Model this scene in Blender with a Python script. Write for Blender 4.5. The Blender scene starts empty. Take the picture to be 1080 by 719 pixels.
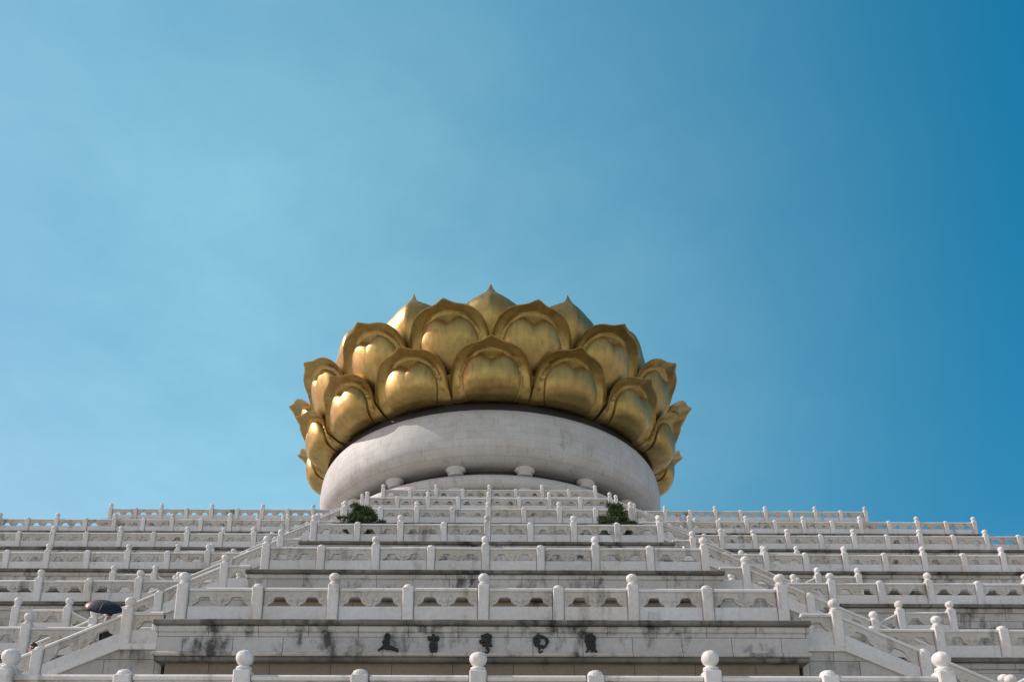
import bpy, bmesh, math, random
from mathutils import Vector, Matrix
from mathutils.geometry import tessellate_polygon
random.seed(7)
R = math.radians
scn = bpy.context.scene
COL = scn.collection
CAMH = 1.64

# ------------------------------------------------------------------ materials
def nt(name):
    m = bpy.data.materials.new(name); m.use_nodes = True
    n = m.node_tree; return m, n, n.nodes['Principled BSDF']
class N:
    def __init__(s, t): s.t = t
    def node(s, typ, **kw):
        n = s.t.nodes.new(typ)
        for k, v in kw.items(): setattr(n, k, v)
        return n
    def link(s, a, b): s.t.links.new(a, b)
    def pos(s):
        return s.node('ShaderNodeNewGeometry').outputs['Position']
    def mapping(s, v, scale=(1,1,1), loc=(0,0,0)):
        m = s.node('ShaderNodeMapping'); m.inputs['Scale'].default_value = scale; m.inputs['Location'].default_value = loc
        s.link(v, m.inputs['Vector']); return m.outputs[0]
    def noise(s, v, scale, detail=4, rough=.55):
        n = s.node('ShaderNodeTexNoise'); n.inputs['Scale'].default_value = scale
        n.inputs['Detail'].default_value = detail; n.inputs['Roughness'].default_value = rough
        s.link(v, n.inputs['Vector']); return n.outputs['Fac']
    def ramp(s, f, stops):
        r = s.node('ShaderNodeValToRGB'); e = r.color_ramp.elements
        while len(e) < len(stops): e.new(.5)
        for k, (p, c) in enumerate(stops):
            e[k].position = p; e[k].color = (c if len(c) == 4 else (*c, 1)) if not isinstance(c, float) else (c, c, c, 1)
        s.link(f, r.inputs['Fac']); return r.outputs['Color']
    def mix(s, f, a, b, blend='MIX'):
        m = s.node('ShaderNodeMix', data_type='RGBA', blend_type=blend)
        for sock, v in ((m.inputs[0], f), (m.inputs[6], a), (m.inputs[7], b)):
            if hasattr(v, 'is_output'): s.link(v, sock)
            elif isinstance(v, (int, float)): sock.default_value = v
            else: sock.default_value = (*v, 1)
        return m.outputs[2]
    def math(s, op, a, b=0.0):
        m = s.node('ShaderNodeMath', operation=op)
        for k, v in enumerate((a, b)):
            if hasattr(v, 'is_output'): s.link(v, m.inputs[k])
            else: m.inputs[k].default_value = v
        return m.outputs[0]
    def bump(s, h, strength, dist, bsdf):
        b = s.node('ShaderNodeBump'); b.inputs['Strength'].default_value = strength; b.inputs['Distance'].default_value = dist
        s.link(h, b.inputs['Height']); s.link(b.outputs[0], bsdf.inputs['Normal'])

def marble(name, base, warm, stain=(.10,.095,.085), amt=.5, joints=None, c2=.78, cyl=False, sz=.22, jcol=(.16,.15,.14), lime=.0, thr=.56):
    m, t, b = nt(name); g = N(t); P = g.pos()
    c = g.mix(g.ramp(g.noise(P, .55, 5), [(.35, 0.0), (.7, 1.0)]), base, warm)
    c = g.mix(.35, c, g.ramp(g.noise(P, 9, 6, .7), [(.3, .55), (.6, 1.0)]), 'MULTIPLY')
    # slab to slab tint
    oi = g.node('ShaderNodeObjectInfo')
    c = g.mix(.38, c, g.ramp(oi.outputs['Random'], [(0, (.60,.60,.62)), (.35, (.98,.90,.80)), (.6, (.85,.86,.88)), (1, (1,1,1))]), 'MULTIPLY')
    # rain streaks running down the stone and blotches of mould
    st = g.noise(g.mapping(P, (2.6, 2.6, sz)), 1.0, 6, .65)
    bl = g.noise(P, .9, 7, .68)
    f = g.ramp(g.math('MULTIPLY', st, bl), [(thr*.55, 0.0), (thr*.55+.13, 1.0)])
    c = g.mix(g.math('MULTIPLY', f, amt), c, stain)
    f2 = g.ramp(g.noise(g.mapping(P, (1,1,1), (31,7,3)), 2.3, 8, .75), [(.62, 0.0), (.72, 1.0)])
    c = g.mix(g.math('MULTIPLY', f2, amt*.8), c, stain)
    if lime:
        f3 = g.ramp(g.noise(g.mapping(P, (.6,.6,2.0), (3,17,5)), 1.1, 5), [(.5, 0.0), (.66, 1.0)])
        c = g.mix(g.math('MULTIPLY', f3, lime), c, (.33,.25,.17))
    h = g.noise(P, 22, 5, .7)
    if joints:
        w, hh = joints
        sx = g.node('ShaderNodeSeparateXYZ'); g.link(P, sx.inputs[0])
        cx = g.node('ShaderNodeCombineXYZ')
        if cyl: hx = g.math('MULTIPLY', g.math('ARCTAN2', sx.outputs['X'], g.math('SUBTRACT', 99.13, sx.outputs['Y'])), 21.0)
        else: hx = sx.outputs['X']
        g.link(hx, cx.inputs[0]); g.link(sx.outputs['Z'], cx.inputs[1])
        br = g.node('ShaderNodeTexBrick'); g.link(cx.outputs[0], br.inputs['Vector'])
        br.inputs['Scale'].default_value = 1; br.inputs['Brick Width'].default_value = w; br.inputs['Row Height'].default_value = hh
        br.inputs['Mortar Size'].default_value = .012; br.inputs['Mortar Smooth'].default_value = .3
        br.inputs['Color1'].default_value = (1,1,1,1); br.inputs['Color2'].default_value = (c2,c2*.99,c2*.98,1); br.inputs['Mortar'].default_value = (*jcol, 1)
        c = g.mix(.75, c, br.outputs['Color'], 'MULTIPLY')
    g.link(c, b.inputs['Base Color']); b.inputs['Roughness'].default_value = .62
    b.inputs['Specular IOR Level'].default_value = .35
    g.bump(h, .25, .02, b)
    return m

M = {}
M['post']  = marble('white_marble', (.78,.77,.75), (.70,.67,.62), (.17,.15,.125), .6, thr=.545)
M['upper'] = marble('weathered_shaded_marble', (.62,.60,.56), (.54,.49,.41), (.13,.105,.075), .8, thr=.50)  # beige dirt plus recess shade and warm bounce put into the colour
M['panel'] = marble('carved_marble', (.75,.745,.73), (.67,.64,.60), (.15,.135,.11), .65, thr=.535)
M['wall']  = marble('wall_marble', (.57,.555,.53), (.48,.455,.42), (.07,.068,.062), .8, joints=(1.35,.86), lime=.35, thr=.465)
M['frieze']= marble('frieze_marble', (.62,.61,.59), (.54,.515,.48), (.05,.048,.045), .95, joints=(1.31,4.1), sz=1.1, thr=.445)
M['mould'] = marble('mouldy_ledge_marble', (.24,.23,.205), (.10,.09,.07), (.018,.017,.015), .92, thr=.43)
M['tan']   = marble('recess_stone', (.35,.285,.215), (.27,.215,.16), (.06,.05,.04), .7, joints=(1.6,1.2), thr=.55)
M['floor'] = marble('terrace_paving', (.48,.47,.45), (.42,.40,.37), (.12,.11,.10), .5)
M['drum']  = marble('pedestal_marble', (.64,.64,.62), (.56,.54,.50), (.22,.18,.14), .5, joints=(1.55,.78), c2=.90, cyl=True, jcol=(.48,.47,.45), thr=.52)
M['boss']  = marble('boss_marble', (.60,.59,.57), (.54,.52,.49), (.2,.18,.15), .3)

def plain(name, col, rough=.6, metal=0.0, var=.25, scale=6):
    m, t, b = nt(name); g = N(t); P = g.pos()
    c = g.mix(g.noise(P, scale, 5), tuple(x*(1-var) for x in col), tuple(min(1, x*(1+var)) for x in col))
    g.link(c, b.inputs['Base Color']); b.inputs['Roughness'].default_value = rough; b.inputs['Metallic'].default_value = metal
    return m
M['ink']   = plain('blackened_bronze', (.016,.015,.014), .6, .2)
M['collar']= plain('dark_bronze_collar', (.022,.02,.018), .6, .2)
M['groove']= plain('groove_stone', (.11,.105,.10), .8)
M['bark']  = plain('bark', (.09,.065,.045), .9)
M['navy']  = plain('navy_nylon', (.005,.010,.024), .75)
M['rednylon'] = plain('dark_red_nylon', (.10,.018,.022), .45)
M['steel'] = plain('umbrella_steel', (.3,.3,.3), .35, .9)
M['skin']  = plain('skin', (.52,.33,.24), .55, 0, .08)
M['hair']  = plain('hair', (.02,.014,.010), .5)
M['brownhair'] = plain('brown_hair', (.06,.028,.016), .5)
M['shirt'] = plain('pale_shirt', (.55,.5,.5), .8)
M['redshirt'] = plain('dark_red_shirt', (.16,.03,.03), .8)
M['trousers'] = plain('dark_trousers', (.03,.03,.04), .8)

def gold(name):
    m, t, b = nt(name); g = N(t); P = g.pos()
    c = g.mix(g.ramp(g.noise(P, .45, 6, .6), [(.3, 0.0), (.7, 1.0)]), (.37,.258,.084), (.48,.35,.132))
    oi = g.node('ShaderNodeObjectInfo')
    c = g.mix(.4, c, g.ramp(oi.outputs['Random'], [(0, (.72,.66,.55)), (.5, (1,.97,.92)), (1, (1,1,1))]), 'MULTIPLY')
    c = g.mix(.5, c, g.ramp(g.noise(g.mapping(P, (1.5,1.5,.35)), 1.2, 7, .7), [(.32, (.55,.50,.42)), (.55, (1,1,1))]), 'MULTIPLY')
    rs = g.ramp(g.noise(g.mapping(P, (2.2, 2.2, .12)), 1.6, 5, .6), [(.56, 0.0), (.68, 1.0)])
    c = g.mix(g.math('MULTIPLY', rs, .35), c, (.16,.095,.035))
    sp = g.ramp(g.noise(P, 3.2, 8, .8), [(.66, 0.0), (.76, 1.0)])
    c = g.mix(g.math('MULTIPLY', sp, .5), c, (.22,.12,.04))
    g.link(c, b.inputs['Base Color']); b.inputs['Metallic'].default_value = .9
    g.link(g.ramp(g.noise(P, 1.4, 5), [(.3, .36), (.7, .52)]), b.inputs['Roughness'])
    g.bump(g.noise(P, .8, 4), .25, .15, b)
    return m
M['gold'] = gold('gilded_bronze')
def leafmat():
    m, t, b = nt('pine_needles'); g = N(t)
    oi = g.noise(g.pos(), 5, 3)
    g.link(g.ramp(oi, [(.3, (.02,.036,.013)), (.5, (.055,.085,.025)), (.7, (.12,.14,.05))]), b.inputs['Base Color'])
    b.inputs['Roughness'].default_value = .6
    return m
M['leaf'] = leafmat()
def paving():
    m, t, b = nt('plaza_paving'); g = N(t); P = g.pos()
    br = g.node('ShaderNodeTexBrick'); g.link(P, br.inputs['Vector']); br.inputs['Scale'].default_value = 1
    br.inputs['Brick Width'].default_value = 1.2; br.inputs['Row Height'].default_value = .6; br.inputs['Mortar Size'].default_value = .01
    br.inputs['Color1'].default_value = (.52,.50,.47,1); br.inputs['Color2'].default_value = (.46,.44,.41,1); br.inputs['Mortar'].default_value = (.2,.19,.18,1)
    g.link(g.mix(.5, br.outputs['Color'], g.ramp(g.noise(P, .7, 6), [(.3,.6),(.6,1.0)]), 'MULTIPLY'), b.inputs['Base Color'])
    b.inputs['Roughness'].default_value = .8
    return m
M['pave'] = paving()

# ------------------------------------------------------------------ helpers
def mesh_of(name, bm, mats, smooth=False):
    bmesh.ops.recalc_face_normals(bm, faces=bm.faces)
    me = bpy.data.meshes.new(name); bm.to_mesh(me); bm.free()
    for m in (mats if isinstance(mats, list) else [mats]): me.materials.append(m)
    if smooth:
        for p in me.polygons: p.use_smooth = True
    return me
def obj(name, me, parent=None, loc=(0,0,0), rot=None):
    o = bpy.data.objects.new(name, me); COL.objects.link(o)
    o.parent = parent; o.location = loc
    if rot: o.rotation_euler = rot
    return o
def thing(name, label, cat, group=None, loc=(0,0,0), kind=None, me=None):
    o = obj(name, me, None, loc); o['label'] = label; o['category'] = cat
    if group: o['group'] = group
    if kind: o['kind'] = kind
    return o
def box(bm, x0, x1, y0, y1, z0, z1):
    vs = [bm.verts.new(p) for p in ((x0,y0,z0),(x1,y0,z0),(x1,y1,z0),(x0,y1,z0),(x0,y0,z1),(x1,y0,z1),(x1,y1,z1),(x0,y1,z1))]
    for f in ((0,3,2,1),(4,5,6,7),(0,1,5,4),(1,2,6,5),(2,3,7,6),(3,0,4,7)): bm.faces.new([vs[k] for k in f])
    return vs
def bevel(bm, w, seg=1):
    bmesh.ops.bevel(bm, geom=bm.edges[:], offset=w, segments=seg, affect='EDGES', profile=.5)
def prism(bm, poly, y0, y1, holes=()):
    """polygon in x,z extruded along y, with optional holes"""
    loops = [[Vector((x, 0, z)) for x, z in poly]] + [[Vector((x, 0, z)) for x, z in h] for h in holes]
    flat = [p for l in loops for p in l]
    tris = tessellate_polygon([[Vector((p.x, p.z, 0)) for p in l] for l in loops])
    a = [bm.verts.new((p.x, y0, p.z)) for p in flat]; b = [bm.verts.new((p.x, y1, p.z)) for p in flat]
    for t in tris:
        try:
            bm.faces.new([a[k] for k in t]); bm.faces.new([b[k] for k in reversed(t)])
        except ValueError: pass
    o = 0
    for l in loops:
        n = len(l)
        for k in range(n):
            j = (k+1) % n
            bm.faces.new((a[o+k], a[o+j], b[o+j], b[o+k]))
        o += n
def lathe(bm, prof, n=24, a0=0, a1=2*math.pi, cap=True):
    full = abs(a1-a0-2*math.pi) < 1e-6
    rings = []
    for r, z in prof:
        if r < 1e-5: rings.append([bm.verts.new((0,0,z))]); continue
        rings.append([bm.verts.new((r*math.sin(a0+(a1-a0)*k/n), -r*math.cos(a0+(a1-a0)*k/n), z)) for k in range(n if full else n+1)])
    for A, B in zip(rings, rings[1:]):
        m = max(len(A), len(B))
        for k in range(m if full else m-1):
            j = (k+1) % m
            if len(A) == 1: bm.faces.new((A[0], B[j], B[k]))
            elif len(B) == 1: bm.faces.new((A[k], A[j], B[0]))
            else: bm.faces.new((A[k], A[j], B[j], B[k]))
    if cap and full:
        for ring in (rings[0], rings[-1]):
            if len(ring) > 1: bm.faces.new(ring)
def crspline(pts, n):
    out = []
    for k in range(len(pts)-1):
        p0, p1, p2, p3 = [Vector(pts[max(0, min(len(pts)-1, k+d))]) for d in (-1,0,1,2)]
        for i in range(n):
            t = i/n
            out.append(.5*((2*p1)+(-p0+p2)*t+(2*p0-5*p1+4*p2-p3)*t*t+(-p0+3*p1-3*p2+p3)*t**3))
    out.append(Vector(pts[-1])); return out

# ------------------------------------------------------------------ measured layout
def TY(i): return 14.14 + 7.43*i          # balustrade line of the projecting platform
def TZ(i): return 4.32*(i+1)              # its floor
SB = 3.5                                  # set-back of the side terraces
NT = 7
HW = 8.65                                 # half width of the platforms
EXT = [54,50,46,42,38,34,30]              # half length of the side terraces
ORD = ['lowest','second','third','fourth','fifth','sixth','topmost']
RAIL = .95

# ------------------------------------------------------------------ balustrade pieces (shared meshes)
PW = .145
def shaft_mesh(h, cap):
    bm = bmesh.new(); box(bm, -PW, PW, -PW, PW, 0, h)
    bevel(bm, .022)
    # sunk panel lines on the faces
    for s in (-1, 1):
        box(bm, -PW+.05, PW-.05, s*PW-.006, s*PW+.006, .16, h-.14)
    if cap:
        w = PW-.004
        prof = [(w, h-.03), (w*.97, h+.03), (w*.8, h+.075), (w*.45, h+.1), (0, h+.107)]
        bmc = bmesh.new(); lathe(bmc, [(r*1.0, z) for r, z in prof], 16)
        tmp = bpy.data.meshes.new('tmp'); bmc.to_mesh(tmp); bmc.free(); bm.from_mesh(tmp); bpy.data.meshes.remove(tmp)
    return mesh_of('post', bm, M['post'])
ME_MAIN = shaft_mesh(RAIL+.09, False)
ME_MID = shaft_mesh(RAIL+.0, True)
def finial_mesh(ribs, squash, lean):
    bm = bmesh.new(); h = RAIL+.085
    lathe(bm, [(0,h),(.12,h),(.135,h+.03),(.128,h+.065),(.085,h+.085),(.082,h+.105),(.115,h+.135),(.137,h+.19),(.142,h+.24),(.132,h+.295),(.10,h+.34),(.05,h+.368),(0,h+.378)], 32)
    for v in bm.verts:
        t = v.co.z-h
        if t > .11:
            r = math.hypot(v.co.x, v.co.y); ph = math.atan2(v.co.y, v.co.x)
            k = 1+ribs*abs(math.sin(4*ph + 5*t))*min(1, r/.08)
            v.co.x *= k; v.co.y *= k; v.co.z = h+.11+(t-.11)*squash; v.co.x += lean*(t-.11)
    return mesh_of('finial', bm, M['post'], True)
ME_FIN = [finial_mesh(.07, 1.0, 0), finial_mesh(.10, .95, .04), finial_mesh(.05, 1.05, -.03), finial_mesh(.09, .9, 0)]
def opening(cx, s=1.0):
    half = [(.305,.43),(.305,.465),(.275,.49),(.235,.50),(.215,.53),(.185,.55),(.165,.60),(.145,.66),(.10,.69)]
    pts = [(cx+x*s, z) for x, z in half] + [(cx-x*s, z) for x, z in reversed(half)]
    return pts
def panel_mesh(L, slope=0.0, nopen=2, os=1.0):
    """panel of length L centred on x=0; sheared in z by slope"""
    bm = bmesh.new(); h = L/2; t = .045; hp = h-.018
    cell = L/nopen; q = min(1.0, cell/.86)*os
    holes = [opening(-h+cell*(k+.5), q) for k in range(nopen)]
    prism(bm, [(-hp,.36),(hp,.36),(hp,.87),(-hp,.87)], -t, t, holes)
    for k in range(1, nopen):
        x = -h+cell*k
        for y in (-t, t):
            bmb = bmesh.new(); lathe(bmb, [(0,.42),(.05,.425),(.065,.46),(.045,.50),(.08,.55),(.10,.59),(.085,.64),(.03,.665),(0,.665)], 10)
            for v in bmb.verts: v.co.y = v.co.y*.75; v.co += Vector((x, y, 0))
            tmp = bpy.data.meshes.new('tmp'); bmb.to_mesh(tmp); bmb.free(); bm.from_mesh(tmp); bpy.data.meshes.remove(tmp)
    for k in range(nopen):
        for sx in (-1, 1):
            x = -h+cell*(k+.5)+sx*.27*q
            for y in (-t, t):
                bmesh.ops.create_uvsphere(bm, u_segments=10, v_segments=6, radius=1, matrix=Matrix.Translation((x, y, .615)) @ Matrix.Diagonal((.07, .03, .055, 1)))
                bmesh.ops.create_uvsphere(bm, u_segments=10, v_segments=6, radius=1, matrix=Matrix.Translation((x+sx*.02, y, .74)) @ Matrix.Diagonal((.055, .022, .03, 1)))
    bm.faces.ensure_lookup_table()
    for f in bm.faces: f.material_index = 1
    n0 = len(bm.faces)
    # proud solid lower slab with chamfered top and a sunk line
    lo = [(-.078,.0),(-.078,.405),(-.050,.428),(.050,.428),(.078,.405),(.078,.0)]
    A = [bm.verts.new((-hp, y, z)) for y, z in lo]; B = [bm.verts.new((hp, y, z)) for y, z in lo]
    for k in range(6): bm.faces.new((A[k], A[(k+1)%6], B[(k+1)%6], B[k]))
    bm.faces.new(A); bm.faces.new(list(reversed(B)))
    # dark joint strips against the posts, their shadow line put in colour
    n1 = len(bm.faces)
    for x in (-h-.004, h-.016): box(bm, x, x+.02, -.03, .03, .06, .85)
    bm.faces.ensure_lookup_table()
    for k in range(n1, len(bm.faces)): bm.faces[k].material_index = 2
    # handrail and foot sill
    n = 8; rp = [(-.085,.845),(-.092,.875),(-.092,.905),(-.06,.945),(.06,.945),(.092,.905),(.092,.875),(.085,.845)]
    A = [bm.verts.new((-hp, y, z)) for y, z in rp]; B = [bm.verts.new((hp, y, z)) for y, z in rp]
    for k in range(n): bm.faces.new((A[k], A[(k+1)%n], B[(k+1)%n], B[k]))
    bm.faces.new(A); bm.faces.new(list(reversed(B)))
    box(bm, -hp-.004, hp+.004, -.1, .1, -.005, .05)
    if slope:
        for v in bm.verts: v.co.z += slope*v.co.x
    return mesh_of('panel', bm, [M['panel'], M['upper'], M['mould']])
ME_PAN = [panel_mesh(2-2*PW), panel_mesh(2-2*PW, 0, 2, .93), panel_mesh(2-2*PW, 0, 2, 1.06)]

def add_post(p, x, y, z, main, rot=0):
    o = obj('post', ME_MAIN if main else ME_MID, p, (x, y, z + random.uniform(-.012,.008)), (random.uniform(-.008,.008), random.uniform(-.012,.012), rot+random.uniform(-.02,.02)))
    if main: obj('finial', random.choice(ME_FIN), o, (0,0,0), (0,0,random.uniform(0,6)))
    return o
def add_panel(p, x, y, z, me=None):
    return obj('panel', me or random.choice(ME_PAN), p, (x, y + random.uniform(-.012,.012), z+random.uniform(-.006,.004)), (random.uniform(-.012,.012), 0, random.uniform(-.006,.006)))
_cache = {}
def custom_panel(L, slope, nopen):
    k = (round(L,3), round(slope,3), nopen)
    if k not in _cache: _cache[k] = panel_mesh(L, slope, nopen)
    return _cache[k]

# ------------------------------------------------------------------ terraces
def wall_profile(bm_list, x0, x1, yf):
    pass
def band(parent, name, mat, x0, x1, yf, yb, z0, z1, bev=.02):
    bm = bmesh.new(); box(bm, x0, x1, yf, yb, z0, z1)
    if bev: bevel(bm, bev)
    return obj(name, mesh_of(name, bm, mat), parent)

BACK = 150
for i in range(NT):
    Y, Z, E = TY(i), TZ(i), EXT[i] + .65
    zb = TZ(i-1) if i else 0.0
    W = ORD[i]
    # ---- side terrace: full-width stepped mass behind the platform
    t = thing('stone_terrace', f'{W} level of the broad white marble terraces, long side walls behind its balustrade', 'terrace', 'stepped marble terraces', (0, Y+SB, zb))
    def loc(o, t=t): o.matrix_parent_inverse = Matrix.Translation(-t.location); return o
    loc(band(t, 'retaining_wall', M['wall'], -E+.3, E-.3, Y+SB+.16, BACK, zb-.02 if i else 0.0, Z-1.02, 0))
    loc(band(t, 'frieze', M['frieze'], -E+.16, E-.16, Y+SB+.02, Y+SB+3, Z-1.02, Z-.32, 0))
    loc(band(t, 'lower_moulding', M['mould'], -E+.1, E-.1, Y+SB-.06, Y+SB+2.9, Z-1.12, Z-.98))
    loc(band(t, 'cornice', M['wall'], -E+.08, E-.08, Y+SB-.08, Y+SB+2.8, Z-.33, Z-.14))
    loc(band(t, 'coping', M['mould'], -E, E, Y+SB-.22, Y+SB+1.2, Z-.145, Z))
    loc(band(t, 'floor_slab', M['floor'], -E+.2, E-.2, Y+SB+1.2, BACK-.2, Z-1.0, Z-.004, 0))
    # ---- projecting platform in the middle
    p = thing('terrace_platform', {1: 'second platform from the bottom, its grey frieze bearing five black characters'}.get(i, f'{W} projecting marble platform on the central axis between two side stairs'), 'platform', 'central marble platforms', (0, Y, zb))
    def loc2(o, p=p): o.matrix_parent_inverse = Matrix.Translation(-p.location); return o
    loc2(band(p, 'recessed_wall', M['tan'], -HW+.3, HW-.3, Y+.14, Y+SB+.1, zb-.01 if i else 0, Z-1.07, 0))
    loc2(band(p, 'base_moulding', M['mould'], -HW+.06, HW-.06, Y-.10, Y+SB+.05, Z-1.10, Z-.965, .03))
    loc2(band(p, 'lower_moulding', M['frieze'], -HW+.02, HW-.02, Y-.17, Y+SB+.04, Z-.97, Z-.86, .03))
    loc2(band(p, 'frieze', M['frieze'], -HW+.1, HW-.1, Y-.09, Y+SB+.03, Z-.87, Z-.31, 0))
    loc2(band(p, 'cornice', M['frieze'], -HW+.03, HW-.03, Y-.16, Y+SB+.02, Z-.315, Z-.15, .02))
    loc2(band(p, 'coping', M['mould'], -HW, HW, Y-.27, Y+SB-.23, Z-.145, Z, .03))
    if i == 1: PLAT1 = p
    # ---- balustrade on the platform
    b = thing('balustrade', f'white carved marble balustrade along the front of the {W} central platform', 'balustrade', 'balustrades of the central platforms', (0, Y, Z))
    for k in range(9): add_post(b, -8+2*k, 0, 0, k % 2 == 0)
    for k in range(8): add_panel(b, -7+2*k, 0, 0)
    # ---- balustrades of the side terraces
    xe = min(EXT[i], [18,26,30,34,38,34,30][i])
    for s in (-1, 1):
        side = 'left' if s < 0 else 'right'
        q = thing('balustrade', f'white marble balustrade of the {W} side terrace stretching to the {side}', 'balustrade', 'balustrades of the side terraces', (s*10, Y+SB, Z))
        x = 8
        while x <= xe + .01:
            add_post(q, s*(x-10), 0, 0, x % 4 == 2)
            if x + 2 <= xe + .01: add_panel(q, s*(x+1-10), 0, 0)
            x += 2

# ------------------------------------------------------------------ side stairs
SL = .46; LD = .5; X1 = 9.65; STEP = 2.28
def stair(i, s):
    Y, Z = TY(i), TZ(i); zb = TZ(i-1) if i else 0.0
    side = 'left' if s < 0 else 'right'; W = ORD[i]
    zl = Z - LD; drop = zl - zb; run = drop/SL; xf = X1 + .15 + run
    t = thing('staircase', f'marble staircase running down to the {side} from the {W} central platform', 'staircase', 'side staircases', (s*X1, Y+.45, zb))
    o0 = Vector((s*X1, Y+.45, zb))
    # steps (a solid saw-tooth prism)
    n = max(8, round(drop/.16)); pts = [(HW-.02, zl), (X1+.15, zl)]
    for k in range(n):
        xa = X1+.15+run*k/n; xb = X1+.15+run*(k+1)/n; zc = zl-drop*(k+1)/n
        pts += [(xa, zc), (xb, zc)]
    pts = pts[:-1] + [(xf, zb), (HW-.02, zb)] if abs(pts[-1][1]-zb) > 1e-6 else pts + [(HW-.02, zb)]
    # drop the degenerate last tread
    clean = []
    for q in pts:
        if not clean or (abs(q[0]-clean[-1][0])+abs(q[1]-clean[-1][1])) > 1e-5: clean.append(q)
    bm = bmesh.new(); prism(bm, [(s*x-o0.x, z-zb) for x, z in clean], .18, 1.75)
    obj('steps', mesh_of('steps', bm, M['floor']), t)
    # stringer wall on the outside
    bm = bmesh.new()
    prism(bm, [(s*x-o0.x, z-zb) for x, z in ((HW-.06, zl-.04), (X1+.15, zl-.04), (xf, zb+.03), (xf, zb), (HW-.06, zb))], .06, .175)
    obj('side_wall', mesh_of('side_wall', bm, M['wall']), t)
    bm = bmesh.new()
    prism(bm, [(s*x-o0.x, z-zb) for x, z in ((HW-.03, zl+.02), (X1+.15, zl+.02), (xf+.2, zb+.0), (xf-.0, zb-.0), (X1+.1, zl-.14), (HW-.03, zl-.14))], -.03, .32)
    obj('stringer', mesh_of('stringer', bm, M['panel']), t)
    # upper three steps joining landing and platform
    bm = bmesh.new()
    for k in range(2): box(bm, min(s*(HW-.02), s*(HW+.62-.3*k))-o0.x, max(s*(HW-.02), s*(HW+.62-.3*k))-o0.x, .34, 1.74, zl-zb+.166*k+.002*(k), zl-zb+.166*(k+1))
    obj('upper_steps', mesh_of('upper_steps', bm, M['floor']), t)
    # balustrade following the flight
    b = thing('stair_balustrade', f'sloping white balustrade beside the stairs on the {side} of the {W} platform', 'balustrade', 'sloping stair balustrades', (s*X1, Y+.6, zl))
    xs = [X1]
    while xs[-1] + STEP < xf - .6: xs.append(xs[-1]+STEP)
    add_panel(b, s*((HW+X1)/2-.05-X1), 0, .02, custom_panel(X1-HW-.15, 0, 1))
    for k, x in enumerate(xs):
        add_post(b, s*(x-X1), 0, -(x-X1)*SL - (.03 if k else 0), k % 2 == 0)
        if k+1 < len(xs):
            xm = x + STEP/2
            add_panel(b, s*(xm-X1), 0, -(xm-X1)*SL+.02, custom_panel(STEP-2*PW, -SL*s, 2))
    # scroll stone ending the rail
    xl = xs[-1]; bm = bmesh.new()
    prism(bm, [(s*(x), z) for x, z in ((PW,.05-PW*SL),(PW,.85),(.5,.62),(.62,.42),(.85,.40),(1.0,.2),(1.05,-.02-SL*.95),(.3,-.12))], -.075, .075)
    obj('rail_end_stone', mesh_of('rail_end_stone', bm, M['panel']), b, (s*(xl-X1), 0, -(xl-X1)*SL))
    # landing against the side wall with its own short flight behind
    XA, XB = 15.95, 17.92; zt = Z-1.72
    g = thing('stair_landing', f'small raised marble landing against the {W} side wall on the {side}', 'landing', 'raised stair landings', (s*(XA+XB)/2, Y+1.95, zb))
    og = Vector((s*(XA+XB)/2, Y+1.95, zb))
    dl = zt-zb; rn = dl/.5; m = round(dl/.16); poly = [(XB+.2, zb), (XB+.2, zt), (XA-.05, zt)]
    for k in range(m):
        poly += [(XA-.05-rn*k/m, zt-dl*(k+1)/m), (XA-.05-rn*(k+1)/m, zt-dl*(k+1)/m)]
    bm = bmesh.new(); prism(bm, [(s*x-og.x, z-zb) for x, z in poly], 0, SB-1.95+.1)
    obj('landing_block', mesh_of('landing_block', bm, M['wall']), g)
    r = thing('stair_balustrade', f'short balustrade guarding the raised landing on the {side} below the {W} side wall', 'balustrade', 'landing balustrades', (s*(XA+XB)/2, Y+2.08, zt))
    add_post(r, s*(XA-og.x*s), 0, 0, True); add_post(r, s*(XB-og.x*s), 0, 0, True)
    add_panel(r, 0, 0, .0)
    xq = XA-1.0
    for k in range(2):
        xm = XA-.5-k*2.0 if k == 0 else XA-1.0-1.1
        L = 1.0-2*PW if k == 0 else 2.2-2*PW
        add_panel(r, s*xm-og.x, 0, -(XA-xm)*.5+.02, custom_panel(L, .5*s, 1 if k == 0 else 2))
    add_post(r, s*(XA-1.0)-og.x, 0, -.5, True); add_post(r, s*(XA-3.2)-og.x, 0, -1.6, True)
for i in range(NT):
    for s in (-1, 1): stair(i, s)

# ------------------------------------------------------------------ five black characters on the frieze of the second platform
def ink(name, strokes, cx):
    bm = bmesh.new()
    for w0, w1, pts in strokes:
        q = crspline([(x, z, 0) for x, z in pts], 5)
        L, Rr = [], []
        for k, v in enumerate(q):
            d = (q[min(k+1, len(q)-1)]-q[max(k-1, 0)]).normalized(); n = Vector((-d.y, d.x, 0))
            f = k/(len(q)-1); w = (w0+(w1-w0)*f)*(.75+.5*math.sin(math.pi*min(1, f*1.3)))*.5*.80
            L.append(((v.x+n.x*w)*.82, (v.y+n.y*w)*.88)); Rr.append(((v.x-n.x*w)*.82, (v.y-n.y*w)*.88))
        yo = random.uniform(0, .006)
        for k in range(len(q)-1):
            a = [bm.verts.new((x, y, z)) for y in (-.075-yo, .0) for x, z in (L[k], L[k+1], Rr[k+1], Rr[k])]
            for f in ((0,1,2,3),(7,6,5,4),(0,4,5,1),(1,5,6,2),(2,6,7,3),(3,7,4,0)): bm.faces.new([a[j] for j in f])
    o = obj('inscription_character', mesh_of(name, bm, M['ink']), PLAT1, (cx, -.092, TZ(1)-TZ(0)-.625))
    return o
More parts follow.
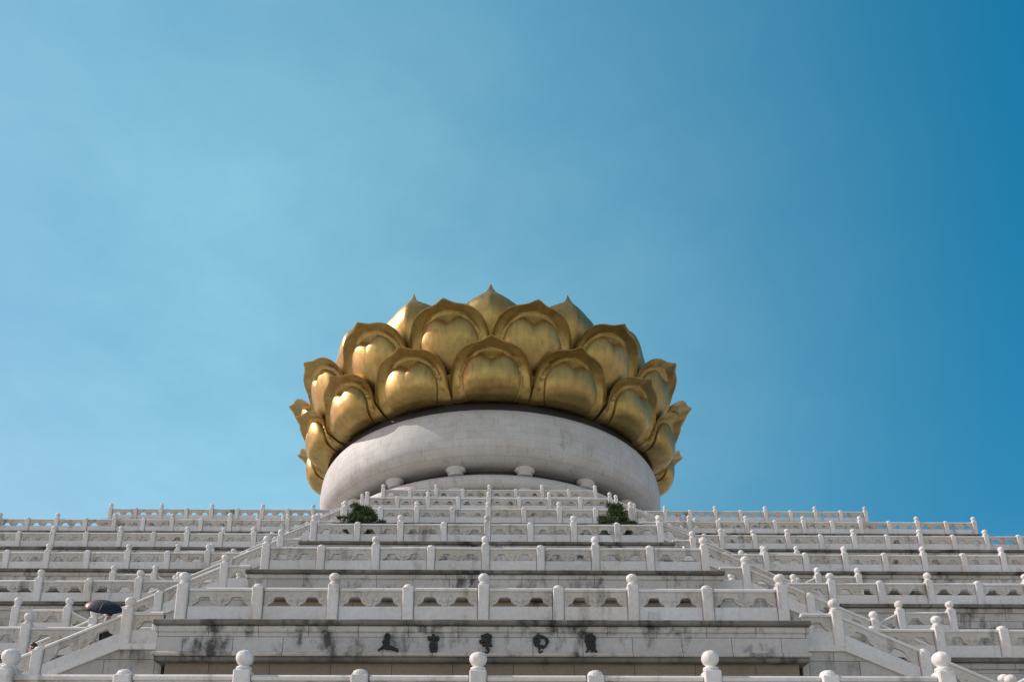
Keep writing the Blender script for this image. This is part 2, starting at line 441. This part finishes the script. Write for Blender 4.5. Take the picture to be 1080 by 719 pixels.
# pen paths, metres, centre of the character at 0,0
ink('inscription_character', [(.10,.09,[(-.02,.30),(.07,.24),(.03,.13),(-.06,.17),(-.02,.28)]), (.12,.10,[(.0,.12),(-.05,.06),(.03,-.02)]), (.10,.08,[(-.14,.03),(-.02,.06),(.10,.02)]),
    (.10,.05,[(-.02,.0),(-.12,-.12),(-.27,-.22)]), (.09,.14,[(.02,-.02),(.14,-.14),(.36,-.20)]), (.11,.05,[(.33,-.17),(.34,-.26),(.30,-.33)]), (.06,.05,[(-.08,-.14),(.02,-.17),(.10,-.16)])], -2.52)
ink('inscription_character', [(.11,.08,[(-.16,.22),(-.12,.12),(-.08,.10)]), (.09,.11,[(-.13,.18),(.0,.17),(.16,.20)]), (.12,.10,[(.0,.30),(.01,.05),(.0,-.30)]), (.09,.08,[(.16,.22),(.14,.12),(.08,.10)]),
    (.08,.08,[(-.09,-.0),(.02,.02),(.10,.0)]), (.08,.08,[(-.10,-.14),(.02,-.12),(.11,-.14)]), (.09,.09,[(-.09,.02),(-.08,-.15),(-.07,-.27)]), (.09,.09,[(.10,.02),(.10,-.14),(.09,-.27)]), (.08,.08,[(-.08,-.27),(.02,-.26),(.10,-.27)])], -1.30)
ink('inscription_character', [(.08,.10,[(-.14,.27),(-.10,.12),(-.18,.0)]), (.10,.09,[(-.1,.22),(.06,.27),(.18,.22)]), (.12,.10,[(.04,.28),(.05,.10),(.02,-.08)]), (.10,.10,[(-.22,.06),(-.02,.08),(.16,.10)]),
    (.10,.09,[(.16,.22),(.12,.06),(.17,-.06)]), (.09,.10,[(-.12,-.05),(.04,-.03),(.20,-.08)]), (.11,.08,[(.0,-.1),(.08,-.2),(.06,-.31)]), (.07,.05,[(.07,-.31),(.0,-.28),(-.04,-.24)])], .08)
ink('inscription_character', [(.10,.10,[(-.18,.20),(-.17,.05),(-.16,-.06)]), (.10,.11,[(-.18,.19),(.02,.22),(.17,.18)]), (.12,.10,[(.17,.18),(.23,.06),(.14,-.10)]), (.09,.08,[(.14,-.11),(.0,-.08),(-.15,-.06)]),
    (.10,.08,[(-.06,.31),(-.05,.05),(-.02,-.32)]), (.07,.07,[(-.16,.07),(-.06,.09),(.02,.08)]), (.06,.04,[(-.02,-.3),(.04,-.26),(.08,-.22)])], 1.50)
ink('inscription_character', [(.10,.10,[(-.16,.22),(.0,.26),(.16,.20)]), (.13,.10,[(.03,.32),(.0,.16),(-.02,.0)]), (.11,.10,[(-.2,.10),(.0,.12),(.14,.13)]), (.10,.11,[(-.13,.20),(-.12,.05),(-.12,-.08)]), (.11,.09,[(.14,.2),(.10,.06),(.14,-.08)]),
    (.10,.10,[(-.15,-.03),(.0,-.02),(.15,-.06)]), (.12,.07,[(-.05,-.02),(-.08,-.14),(-.17,-.28)]), (.12,.10,[(.06,-.03),(.10,-.16),(.18,-.27)]), (.10,.07,[(.02,-.02),(.03,-.14),(.02,-.24)])], 2.83)

# ------------------------------------------------------------------ round pedestal
PC = Vector((0, 99.13, 0)); HB = CAMH      # heights below are above the eye
def H(h): return h + HB
ped = thing('round_pedestal', 'huge round white marble pedestal carrying the golden lotus', 'pedestal', None, (0, PC.y, TZ(6)))
def ring(name, prof, mat, n=128, smooth=True, parent=ped):
    bm = bmesh.new(); lathe(bm, [(r, H(h)-TZ(6)) for r, h in prof], n)
    o = obj(name, mesh_of(name, bm, mat, smooth), parent)
    return o
def smoothprof(p, n=5): return [(v.x, v.y) for v in crspline([(a, b, 0) for a, b in p], n)]
ring('base_drum', smoothprof([(24,28.68),(24,30.5),(23,31.2),(20.6,32.5),(19.2,35),(18.9,38.4),(18.9,40.2)]), M['tan'])
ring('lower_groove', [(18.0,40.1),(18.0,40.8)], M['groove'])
ring('lower_ring', smoothprof([(18.2,40.5),(19.0,40.62),(19.45,41.0),(19.5,41.5),(19.35,41.85),(18.95,42.15),(18.5,42.22),(17.6,42.24)]), M['drum'])
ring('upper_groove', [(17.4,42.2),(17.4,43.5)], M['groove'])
ring('main_drum', smoothprof([(17.5,43.3),(18.9,43.2),(19.7,43.3),(20.5,43.75),(21.0,44.6),(21.15,45.8),(21.1,47.0),(20.95,47.95),(20.65,48.6),(20.2,48.88),(19.0,48.92)]), M['drum'])
ring('collar', [(19.3,48.8),(20.0,48.9),(20.05,49.0),(20.05,49.8),(19.9,50.0),(19.0,50.1)], M['collar'])
def boss_mesh(w, h):
    bm = bmesh.new()
    lathe(bm, [(0,-.5*h),(.62*w,-.48*h),(.8*w,-.36*h),(.62*w,-.2*h),(.95*w,-.05*h),(1.05*w,.12*h),(.95*w,.3*h),(.7*w,.44*h),(0,.5*h)], 20)
    for v in bm.verts: v.co.y *= .8
    return mesh_of('boss', bm, M['boss'], True)
BM1, BM2 = boss_mesh(1.05, 1.12), boss_mesh(.9, .95)
for k in range(16):
    a = 2*math.pi*(k+.5)/16
    obj('boss', BM1, ped, (18.55*math.sin(a), -18.55*math.cos(a), H(42.86)-TZ(6)), (0,0,a))
    obj('boss', BM2, ped, (18.75*math.sin(a), -18.75*math.cos(a), H(40.3)-TZ(6)), (0,0,a))

# ------------------------------------------------------------------ golden lotus
lot = thing('golden_lotus', 'giant gilded lotus with three tiers of swelling petals on the round pedestal', 'lotus', None, (0, PC.y, H(49.3)))
Z0 = 49.3
def interp(tab, t):
    if t <= tab[0][0]: return tab[0][1]
    for (a, b), (c, d) in zip(tab, tab[1:]):
        if t <= c:
            return b+(d-b)*(t-a)/(c-a)
    return tab[-1][1]
def dense(tab):
    return [(v.x, v.y) for v in crspline([(a, b, 0) for a, b in tab], 8)]
RREF = 23.3
def petal_mesh(prof, ztop, xw, zbase, surf_extra, thick=.28, nx=48, nz=46):
    P = dense([(z, r) for r, z in prof])
    def rad(x, z): return interp(P, z) + surf_extra(x, z)
    bm = bmesh.new(); F, B = [], []
    for a in range(nx+1):
        x = -xw*math.cos(math.pi*a/nx)
        zt = ztop(x); cf, cb = [], []
        for k in range(nz+1):
            s = k/nz; s = .35*s+.65*(.5-.5*math.cos(math.pi*s))
            z = zbase+(zt-zbase)*s
            r = rad(x, z); ph = x/RREF
            cf.append(bm.verts.new((r*math.sin(ph), -r*math.cos(ph), z-Z0)))
            rb = r-thick*(1-.55*s**6)
            cb.append(bm.verts.new((rb*math.sin(ph), -rb*math.cos(ph), z-Z0-.05*s)))
        F.append(cf); B.append(cb)
    for a in range(nx):
        for k in range(nz):
            bm.faces.new((F[a][k], F[a+1][k], F[a+1][k+1], F[a][k+1]))
            bm.faces.new((B[a][k+1], B[a+1][k+1], B[a+1][k], B[a][k]))
        bm.faces.new((F[a][nz], F[a+1][nz], B[a+1][nz], B[a][nz]))
        bm.faces.new((F[a+1][0], F[a][0], B[a][0], B[a+1][0]))
    for k in range(nz):
        bm.faces.new((F[0][k], F[0][k+1], B[0][k+1], B[0][k]))
        bm.faces.new((F[nx][k+1], F[nx][k], B[nx][k], B[nx][k+1]))
    return mesh_of('petal', bm, M['gold'], True), rad
def sstep(a, b, x):
    t = max(0, min(1, (x-a)/(b-a))); return t*t*(3-2*t)
def outer_petal(dz, prof, zb):
    xw = 4.42
    def ztop(x):
        u = min(1, abs(x)/xw)
        return 50.75+dz + 3.62*(1-u**3.6)**(1/2.4) + .28*max(0, 1-abs(x)/1.3)**1.3
    def arch(x):
        u = min(1, abs(x)/3.5); return 50.6+dz+3.45*(1-u**2.6)**.5 + .08*max(0, 1-abs(x)/.8)
    def extra(x, z):
        e = max(0, ztop(x)-z); se = xw-abs(x); u = min(1, abs(x)/xw)
        # the lip turns outwards, most of all towards the pointed tip
        fl = (.5+1.12*(1-u**2.5))*math.exp(-e/.46) + .32*math.exp(-se/.45)*sstep(0, 1.0, z-zb)
        fl += .38*math.exp(-(x/.6)**2)*math.exp(-e/.22)
        fl += .10*max(0, 1-abs(x)/1.7)*sstep(-.05, .2, z-arch(x))
        inn = sstep(-.07, .07, arch(x)-z)*sstep(0, .12, 3.47-abs(x))
        fl += .30*inn - .20*math.exp(-((arch(x)-z+.16)/.16)**2)*sstep(0,.3,3.75-abs(x))
        return fl
    me, rad = petal_mesh(prof, ztop, xw, zb, extra)
    # heart-shaped swelling
    bm = bmesh.new(); zc = 51.25+dz; nA, nR = 72, 22; rows = []
    def bound(phi):
        # boundary by marching outwards
        c, s = math.cos(phi), math.sin(phi); d = .3
        while d < 4:
            x, z = d*c, zc+d*s
            ax = abs(x)
            top = 50.95+dz+2.6*math.sqrt(max(0, 1-((ax-1.25)/(1.98 if ax > 1.25 else 2.6))**2))
            inside = (z <= top and ax < 3.2) if z > zc else (ax < 3.2-.35*((zc-z)/(zc-zb))**2 and z > zb+.004)
            if not inside: break
            d += .01
        return d
    ctr = None
    for k in range(nR+1):
        q = (k/nR)
        row = []
        for a in range(nA):
            phi = 2*math.pi*(a+.5)/nA; d = bound(phi)*math.sin(q*math.pi/2)
            x, z = d*math.cos(phi), zc+d*math.sin(phi)
            rho = math.sin(q*math.pi/2)
            if z >= zc: bul = 1.12*max(0, 1-rho**2.4)**.6
            else: bul = 1.12*max(0, 1-(abs(x)/3.2)**2.4)**.6*(1-.25*((zc-z)/(zc-zb))**2)*max(.12, 1-((zc-z)/(zc-zb))**7)
            r = rad(x, z) + bul + (.20 if rho < .999 else -.12)
            ph = x/RREF
            row.append(bm.verts.new((r*math.sin(ph), -r*math.cos(ph), z-Z0 - (.04+.16*(1-sstep(zc-.5, zc+1.1, z)))*bul - (.03 if z < zb+.15 else 0))))
        rows.append(row)
    for A, Bq in zip(rows[1:], rows[2:]):
        for a in range(nA):
            j = (a+1) % nA; bm.faces.new((A[a], A[j], Bq[j], Bq[a]))
    bm.faces.new(rows[1]); bm.faces.new(list(reversed(rows[-1])))
    for v in rows[0]: bm.verts.remove(v)
    sw = mesh_of('swelling', bm, M['gold'], True)
    return me, sw
lowP, lowS = outer_petal(0, [(20.0,49.95),(20.9,50.08),(21.5,50.65),(21.85,51.6),(22.05,52.6),(22.25,53.4),(22.55,54.0),(22.9,54.8)], 49.95)
upP, upS = outer_petal(4.05, [(20.0,52.3),(20.8,53.0),(21.6,54.2),(22.2,55.4),(22.6,56.5),(22.95,57.4),(23.3,58.0),(23.65,58.85)], 52.3)
def top_petal():
    xw = 4.3
    def ztop(x):
        u = min(1, abs(x)/xw); return 57.3+4.0*(1-u**3)**.6+2.05*math.exp(-abs(x)/.62)
    def extra(x, z): return -.9*(abs(x)/xw)**2.2 + .75*max(0, 1-abs(x)/2.4)*sstep(56,61,z)
    prof = [(20.5,54.5),(22.3,56.5),(22.9,58.5),(22.7,60.2),(22.1,61.4),(21.4,62.3),(20.9,63.7)]
    return petal_mesh(prof, ztop, xw, 54.5, extra, .25)[0]
topP = top_petal()
for k in range(16):
    a = 2*math.pi*k/16
    for me, sw, da in ((lowP, lowS, 0), (upP, upS, .5), (topP, None, 0)):
        o = obj('petal', me, lot, (0,0,random.uniform(-.06,.06)), (0, 0, a+2*math.pi*da/16+random.uniform(-.006,.006)))
        if sw: obj('swelling', sw, o)
ring('calyx', [(19.4,50.05),(20.1,50.1),(20.6,50.5),(21.4,52),(21.8,55),(21,58.5),(20,59.2),(0,59.4)], M['gold'], 64, True, lot).location = (0,0,TZ(6)-H(Z0))

# ------------------------------------------------------------------ two clipped pines
def pine(x, y, z, w, hgt, seed, label):
    rnd = random.Random(seed)
    t = thing('pine_shrub', label, 'shrub', 'dark pine shrubs on the fourth platform', (x, y, z))
    bm = bmesh.new()
    def limb(pts, r0, r1):
        q = crspline(pts, 4); rings = []
        for k, v in enumerate(q):
            d = (q[min(k+1, len(q)-1)]-q[max(k-1, 0)]).normalized(); a = d.orthogonal().normalized(); b = d.cross(a)
            r = r0+(r1-r0)*k/(len(q)-1)
            rings.append([bm.verts.new(v+(a*math.cos(g)+b*math.sin(g))*r) for g in [2*math.pi*m/7 for m in range(7)]])
        for A, B in zip(rings, rings[1:]):
            for m in range(7): bm.faces.new((A[m], A[(m+1)%7], B[(m+1)%7], B[m]))
    limb([(0,0,0),(.06,.03,hgt*.3),(-.07,-.02,hgt*.6),(.02,0,hgt*.92)], .11, .03)
    pads = []
    for k in range(46):
        f = rnd.uniform(.46, .99)**.9; ang = rnd.uniform(0, 6.28)
        rr = w*.5*min(1, (1.0-f)/.36)**.75*math.sqrt(rnd.uniform(.1, 1.0))
        c = Vector((rr*math.cos(ang), rr*math.sin(ang)*.75, hgt*f-.16)); pads.append((c, rnd.uniform(.12, .27)))
        if k % 3 == 0: limb([(0,0,hgt*f*.75), tuple(c*.55+Vector((0,0,hgt*f*.35))), tuple(c)], .035, .012)
    for sx, ff in ((-1,.63),(-1,.74),(1,.68),(1,.62),(rnd.choice((-.4,.4)),.98)):
        c = Vector((sx*w*.52*rnd.uniform(.85,1.05), rnd.uniform(-.2,.2), hgt*ff)); pads.append((c, .17))
        limb([(0,0,hgt*.4), tuple(c*.5+Vector((0,0,.3))), tuple(c)], .03, .012)
    obj('trunk', mesh_of('trunk', bm, M['bark'], True), t)
    bm = bmesh.new()
    for c, r in pads:
        for _ in range(200):
            d = Vector((rnd.gauss(0,1), rnd.gauss(0,1), rnd.gauss(0,.55))); d = d.normalized()*r*rnd.uniform(.3,1.35)
            d.z *= .7; p = c+d
            dirv = (d.normalized()+Vector((rnd.uniform(-.5,.5), rnd.uniform(-.5,.5), rnd.uniform(.1,.9)))).normalized()
            side = dirv.cross(Vector((rnd.uniform(-1,1), rnd.uniform(-1,1), rnd.uniform(-1,1)))).normalized()*rnd.uniform(.016,.032)
            L = rnd.uniform(.08,.17)
            a, b, e = bm.verts.new(p-side), bm.verts.new(p+side), bm.verts.new(p+dirv*L)
            bm.faces.new((a, b, e))
    obj('foliage', mesh_of('foliage', bm, M['leaf']), t)
pine(-6.15, TY(3)+2.0, TZ(3), 1.9, 2.92, 3, 'dark pine shrub behind the fourth balustrade, left of the two')
pine(6.35, TY(3)+2.0, TZ(3), 1.55, 2.95, 11, 'dark rounded pine shrub behind the fourth balustrade, right of the two')

# ------------------------------------------------------------------ people
def person(x, y, z, rot, label, joints, hairmat, shirt, hold=None, hgt=1.66):
    t = thing('person', label, 'person', None, (x, y, z)); t.rotation_euler = (0,0,rot)
    J = joints; names = list(J)
    edges = [('pelvis','waist'),('waist','chest'),('chest','neck'),('neck','head'),('head','crown'),
             ('chest','lsh'),('lsh','lel'),('lel','lwr'),('lwr','lha'),('chest','rsh'),('rsh','rel'),('rel','rwr'),('rwr','rha'),
             ('pelvis','lhip'),('lhip','lkn'),('lkn','lan'),('lan','lto'),('pelvis','rhip'),('rhip','rkn'),('rkn','ran'),('ran','rto')]
    rad = dict(pelvis=(.15,.12), waist=(.135,.105), chest=(.16,.115), neck=(.052,.055), head=(.078,.092), crown=(.06,.07),
               lsh=.062, rsh=.062, lel=.044, rel=.044, lwr=.03, rwr=.03, lha=.034, rha=.034, lhip=.088, rhip=.088, lkn=.06, rkn=.06, lan=.042, ran=.042, lto=.034, rto=.034)
    me = bpy.data.meshes.new('person_body')
    me.from_pydata([J[n] for n in names], [(names.index(a), names.index(b)) for a, b in edges], [])
    body = obj('body', me, t)
    body.modifiers.new('skin', 'SKIN').use_smooth_shade = True
    lay = me.skin_vertices[0].data if me.skin_vertices else None
    if lay is None:
        bm = bmesh.new(); bm.from_mesh(me); bm.verts.layers.skin.verify(); bm.to_mesh(me); bm.free(); lay = me.skin_vertices[0].data
    for k, n in enumerate(names):
        r = rad[n]; lay[k].radius = r if isinstance(r, tuple) else (r, r)
        lay[k].use_root = (n == 'pelvis')
    body.modifiers.new('sub', 'SUBSURF').levels = 1; body.modifiers['sub'].render_levels = 2
    me.materials.append(M['skin'])
    # clothes: slightly larger shells round trunk and legs
    def shell(name, nm, ed, mat, grow):
        m2 = bpy.data.meshes.new(name); m2.from_pydata([J[n] for n in nm], [(nm.index(a), nm.index(b)) for a, b in ed], [])
        bm = bmesh.new(); bm.from_mesh(m2); bm.verts.layers.skin.verify(); bm.to_mesh(m2); bm.free()
        for k, n in enumerate(nm):
            r = rad[n]; r = r if isinstance(r, tuple) else (r, r)
            m2.skin_vertices[0].data[k].radius = (r[0]+grow, r[1]+grow); m2.skin_vertices[0].data[k].use_root = (k == 0)
        o = obj(name, m2, t); o.modifiers.new('skin','SKIN').use_smooth_shade = True
        s = o.modifiers.new('sub','SUBSURF'); s.levels = 1; s.render_levels = 2
        m2.materials.append(mat)
    shell('shirt', ['chest','waist','pelvis','lsh','lel','rsh','rel'], [('chest','waist'),('waist','pelvis'),('chest','lsh'),('lsh','lel'),('chest','rsh'),('rsh','rel')], shirt, .02)
    shell('trousers', ['pelvis','lhip','lkn','lan','rhip','rkn','ran'], [('pelvis','lhip'),('lhip','lkn'),('lkn','lan'),('pelvis','rhip'),('rhip','rkn'),('rkn','ran')], M['trousers'], .02)
    # hair cap
    hd = Vector(J['head'])
    bm = bmesh.new(); bmesh.ops.create_uvsphere(bm, u_segments=20, v_segments=14, radius=1)
    for v in bm.verts:
        v.co = Vector((v.co.x*.096, v.co.y*.112+.018, v.co.z*.128+.035))
        if v.co.y < -.03 and v.co.z < .075: v.co.y = -.03+(v.co.y+.03)*.15
    obj('hair', mesh_of('hair', bm, hairmat, True), t, hd)
    # face: nose, eyes, ears
    bm = bmesh.new()
    for (cx, cy, cz, rx, ry, rz) in ((0,-.1,-.005,.014,.022,.024),(-.09,.0,.0,.012,.02,.03),(.09,0,0,.012,.02,.03)):
        b2 = bmesh.new(); bmesh.ops.create_uvsphere(b2, u_segments=10, v_segments=8, radius=1)
        for v in b2.verts: v.co = Vector((v.co.x*rx+cx, v.co.y*ry+cy, v.co.z*rz+cz))
        tmp = bpy.data.meshes.new('tmp'); b2.to_mesh(tmp); b2.free(); bm.from_mesh(tmp); bpy.data.meshes.remove(tmp)
    obj('nose_and_ears', mesh_of('nose_and_ears', bm, M['skin'], True), t, hd)
    for s in (-1, 1):
        bm = bmesh.new(); bmesh.ops.create_uvsphere(bm, u_segments=8, v_segments=6, radius=.011)
        obj('eye', mesh_of('eye', bm, M['hair'], True), t, hd+Vector((s*.034,-.088,.022)))
    return t
def base_joints(arm_up):
    J = dict(pelvis=(0,0,.92), waist=(0,0,1.06), chest=(0,0,1.28), neck=(0,-.01,1.42), head=(0,-.02,1.54), crown=(0,-.015,1.60),
             lsh=(-.17,0,1.34), lel=(-.22,.02,1.07), lwr=(-.22,-.08,.86), lha=(-.22,-.11,.79),
             rsh=(.17,0,1.34), rel=(.22,.02,1.07), rwr=(.22,-.08,.86), rha=(.22,-.11,.79),
             lhip=(-.09,0,.86), lkn=(-.10,-.02,.48), lan=(-.10,.03,.09), lto=(-.11,-.11,.035),
             rhip=(.09,0,.86), rkn=(.10,-.06,.50), ran=(.10,.08,.10), rto=(.11,-.06,.04))
    if arm_up: J.update(rel=(.24,-.06,1.10), rwr=(.16,-.24,1.20), rha=(.145,-.27,1.27))
    return J
def stair_floor(i, x): return TZ(i)-LD-max(0, abs(x)-X1-.15)*SL
px, py = -10.55, TY(1)+1.35; pz = stair_floor(1, px)-.02
person(px, py, pz, R(-70), 'person in a pale shirt climbing the left stairs under a dark umbrella', base_joints(True), M['hair'], M['shirt'])
def umbrella(x, y, z, tilt):
    t = thing('umbrella', 'open navy umbrella with a dark red panel held over the left stairs', 'umbrella', None, (x, y, z)); t.rotation_euler = tilt
    n = 8; Rr = .50
    def can(a0, a1):
        bm = bmesh.new(); rows = []
        for k in range(9):
            f = k/8; row = []
            for j in range(7):
                g = a0+(a1-a0)*j/6; sag = 1-.045*math.sin(math.pi*j/6)*f
                row.append(bm.verts.new((Rr*math.sin(f*1.25)/math.sin(1.25)*sag*math.cos(g), Rr*math.sin(f*1.25)/math.sin(1.25)*sag*math.sin(g), .62+.30*math.cos(f*1.25)/1-.02*(1-sag)*10*f)))
            rows.append(row)
        for A, B in zip(rows, rows[1:]):
            for j in range(6): bm.faces.new((A[j], A[j+1], B[j+1], B[j]))
        bmesh.ops.remove_doubles(bm, verts=bm.verts, dist=1e-5)
        return bm
    for k in range(n):
        o = obj('canopy_panel', mesh_of('canopy_panel', can(2*math.pi*k/n, 2*math.pi*(k+1)/n), M['rednylon'] if k in (4,) else M['navy'], True), t)
        sol = o.modifiers.new('solid','SOLIDIFY'); sol.thickness = .004
        bm = bmesh.new(); g = 2*math.pi*k/n
        pts = [(Rr*math.sin(f*1.25)/math.sin(1.25)*math.cos(g), Rr*math.sin(f*1.25)/math.sin(1.25)*math.sin(g), .605+.30*math.cos(f*1.25)) for f in [m/6 for m in range(7)]]
        for p, q in zip(pts, pts[1:]):
            d = Vector(q)-Vector(p); mt = Matrix.Translation((Vector(p)+Vector(q))/2) @ d.to_track_quat('Z','Y').to_matrix().to_4x4()
            bmesh.ops.create_cone(bm, cap_ends=True, segments=5, radius1=.004, radius2=.004, depth=d.length, matrix=mt)
        obj('rib', mesh_of('rib', bm, M['steel']), t)
    bm = bmesh.new(); lathe(bm, [(.0,-.12),(.016,-.11),(.018,0),(.007,.01),(.007,.93),(.003,1.0),(0,1.0)], 8)
    obj('shaft', mesh_of('shaft', bm, M['steel'], True), t)
hv = Matrix.Rotation(R(-70), 4, 'Z') @ Vector((.145,-.27,1.27))
umbrella(px+hv.x+.12, py+hv.y+.1, pz+hv.z-.34, (R(34), R(7), R(12)))
qx = -12.5; qy = TY(1)+1.3
person(qx, qy, stair_floor(1, qx)-.16, R(-60), 'person with brown hair and dark red top low on the left stairs', base_joints(False), M['brownhair'], M['redshirt'])

# ------------------------------------------------------------------ ground
bm = bmesh.new()
S = 3000
vs = [bm.verts.new(p) for p in ((-S,-S,0),(S,-S,0),(S,S,0),(-S,S,0))]; bm.faces.new(vs)
g = obj('ground', mesh_of('ground', bm, M['pave'])); g['kind'] = 'structure'; g['label'] = 'pale stone paved plaza at the foot of the terraces'; g['category'] = 'ground'

# ------------------------------------------------------------------ light, sky, camera
GRADE = ((2.55, 2.5, .222), (.559, .6, .300), (.826, .6, .238))
EL, BEH = 40, 7            # sun height; degrees behind the facade plane, on the left
sv = Vector((-math.cos(R(EL))*math.cos(R(BEH)), math.cos(R(EL))*math.sin(R(BEH)), math.sin(R(EL))))
sun = bpy.data.lights.new('sun', 'SUN'); sun.energy = 4.0; sun.angle = R(.6); sun.color = (1,.95,.87)
so = bpy.data.objects.new('sun', sun); COL.objects.link(so); so.rotation_euler = sv.to_track_quat('Z','Y').to_euler()
w = bpy.data.worlds.new('World'); scn.world = w; w.use_nodes = True
g = N(w.node_tree); bg = w.node_tree.nodes['Background']
sky = g.node('ShaderNodeTexSky', sky_type='NISHITA'); sky.sun_disc = False
sky.sun_elevation = R(EL); sky.sun_rotation = math.atan2(sv.x, sv.y)
sky.air_density = 1.3; sky.dust_density = 1.2; sky.ozone_density = 1.2; sky.altitude = 100
# deep teal sky with a thin bright haze veil hanging low to the left
sp = g.node('ShaderNodeSeparateColor'); cb = g.node('ShaderNodeCombineColor'); g.link(sky.outputs[0], sp.inputs[0])
tc = g.node('ShaderNodeTexCoord').outputs['Generated']
dp = g.node('ShaderNodeVectorMath', operation='DOT_PRODUCT'); g.link(tc, dp.inputs[0])
dp.inputs[1].default_value = (math.sin(R(-17))*math.cos(R(30)), math.cos(R(-17))*math.cos(R(30)), math.sin(R(30)))
mr = g.node('ShaderNodeMapRange'); g.link(dp.outputs['Value'], mr.inputs['Value'])
mr.inputs['From Min'].default_value = .65; mr.inputs['From Max'].default_value = 1.0
wisp = g.ramp(g.noise(g.mapping(tc, (1.2, 1.2, 2.4)), 2.6, 7, .62), [(.32, .82), (.68, 1.2)])
veil = g.math('MULTIPLY', g.math('POWER', mr.outputs[0], 2.0), wisp)
# added unseen sky glow: low band fills shaded stone, overhead and rear warm the gold
sz = g.node('ShaderNodeSeparateXYZ'); g.link(tc, sz.inputs[0])
def mrange(a, b):
    n = g.node('ShaderNodeMapRange', interpolation_type='SMOOTHSTEP'); g.link(sz.outputs['Z'], n.inputs['Value'])
    n.inputs['From Min'].default_value = a; n.inputs['From Max'].default_value = b; return n.outputs[0]
low = mrange(math.sin(R(22)), 0.0); top = mrange(math.sin(R(54)), math.sin(R(76)))
side = g.node('ShaderNodeMapRange', interpolation_type='SMOOTHSTEP'); g.link(sz.outputs['X'], side.inputs['Value'])
side.inputs['From Min'].default_value = -.1; side.inputs['From Max'].default_value = .9; side.inputs['To Min'].default_value = 1.15; side.inputs['To Max'].default_value = .25
low = g.math('MULTIPLY', low, side.outputs[0])
bk = g.node('ShaderNodeMapRange', interpolation_type='SMOOTHSTEP'); g.link(sz.outputs['Y'], bk.inputs['Value'])
bk.inputs['From Min'].default_value = .25; bk.inputs['From Max'].default_value = -.6
back = bk.outputs[0]
for k, (gain, gam, vl) in enumerate(GRADE):
    base = g.math('MULTIPLY', g.math('POWER', g.math('MINIMUM', g.math('MULTIPLY', sp.outputs[k], .1), .7), gam), gain*10)
    sky_fill = g.math('ADD', g.math('MULTIPLY', low, (9.6, 11.0, 8.3)[k]), g.math('MULTIPLY', g.math('MAXIMUM', top, back), (2.5, 1.3, .4)[k]))
    g.link(g.math('ADD', g.math('ADD', base, sky_fill), g.math('MULTIPLY', veil, vl*10)), cb.inputs[k])
g.link(cb.outputs[0], bg.inputs['Color']); bg.inputs['Strength'].default_value = .1
cam = bpy.data.cameras.new('camera'); co = bpy.data.objects.new('camera', cam); COL.objects.link(co)
cam.sensor_width = 36; cam.lens = 900/1080*36; cam.clip_end = 6000; cam.clip_start = .1
cam.shift_x = 13/1080; cam.shift_y = 329.5/1080
co.location = (.24, 0, CAMH); co.rotation_euler = (R(90+15.88), 0, R(-.53))
scn.camera = co
vs = scn.view_settings; vs.view_transform = 'Standard'; vs.look = 'None'; vs.exposure = 0; vs.gamma = 1
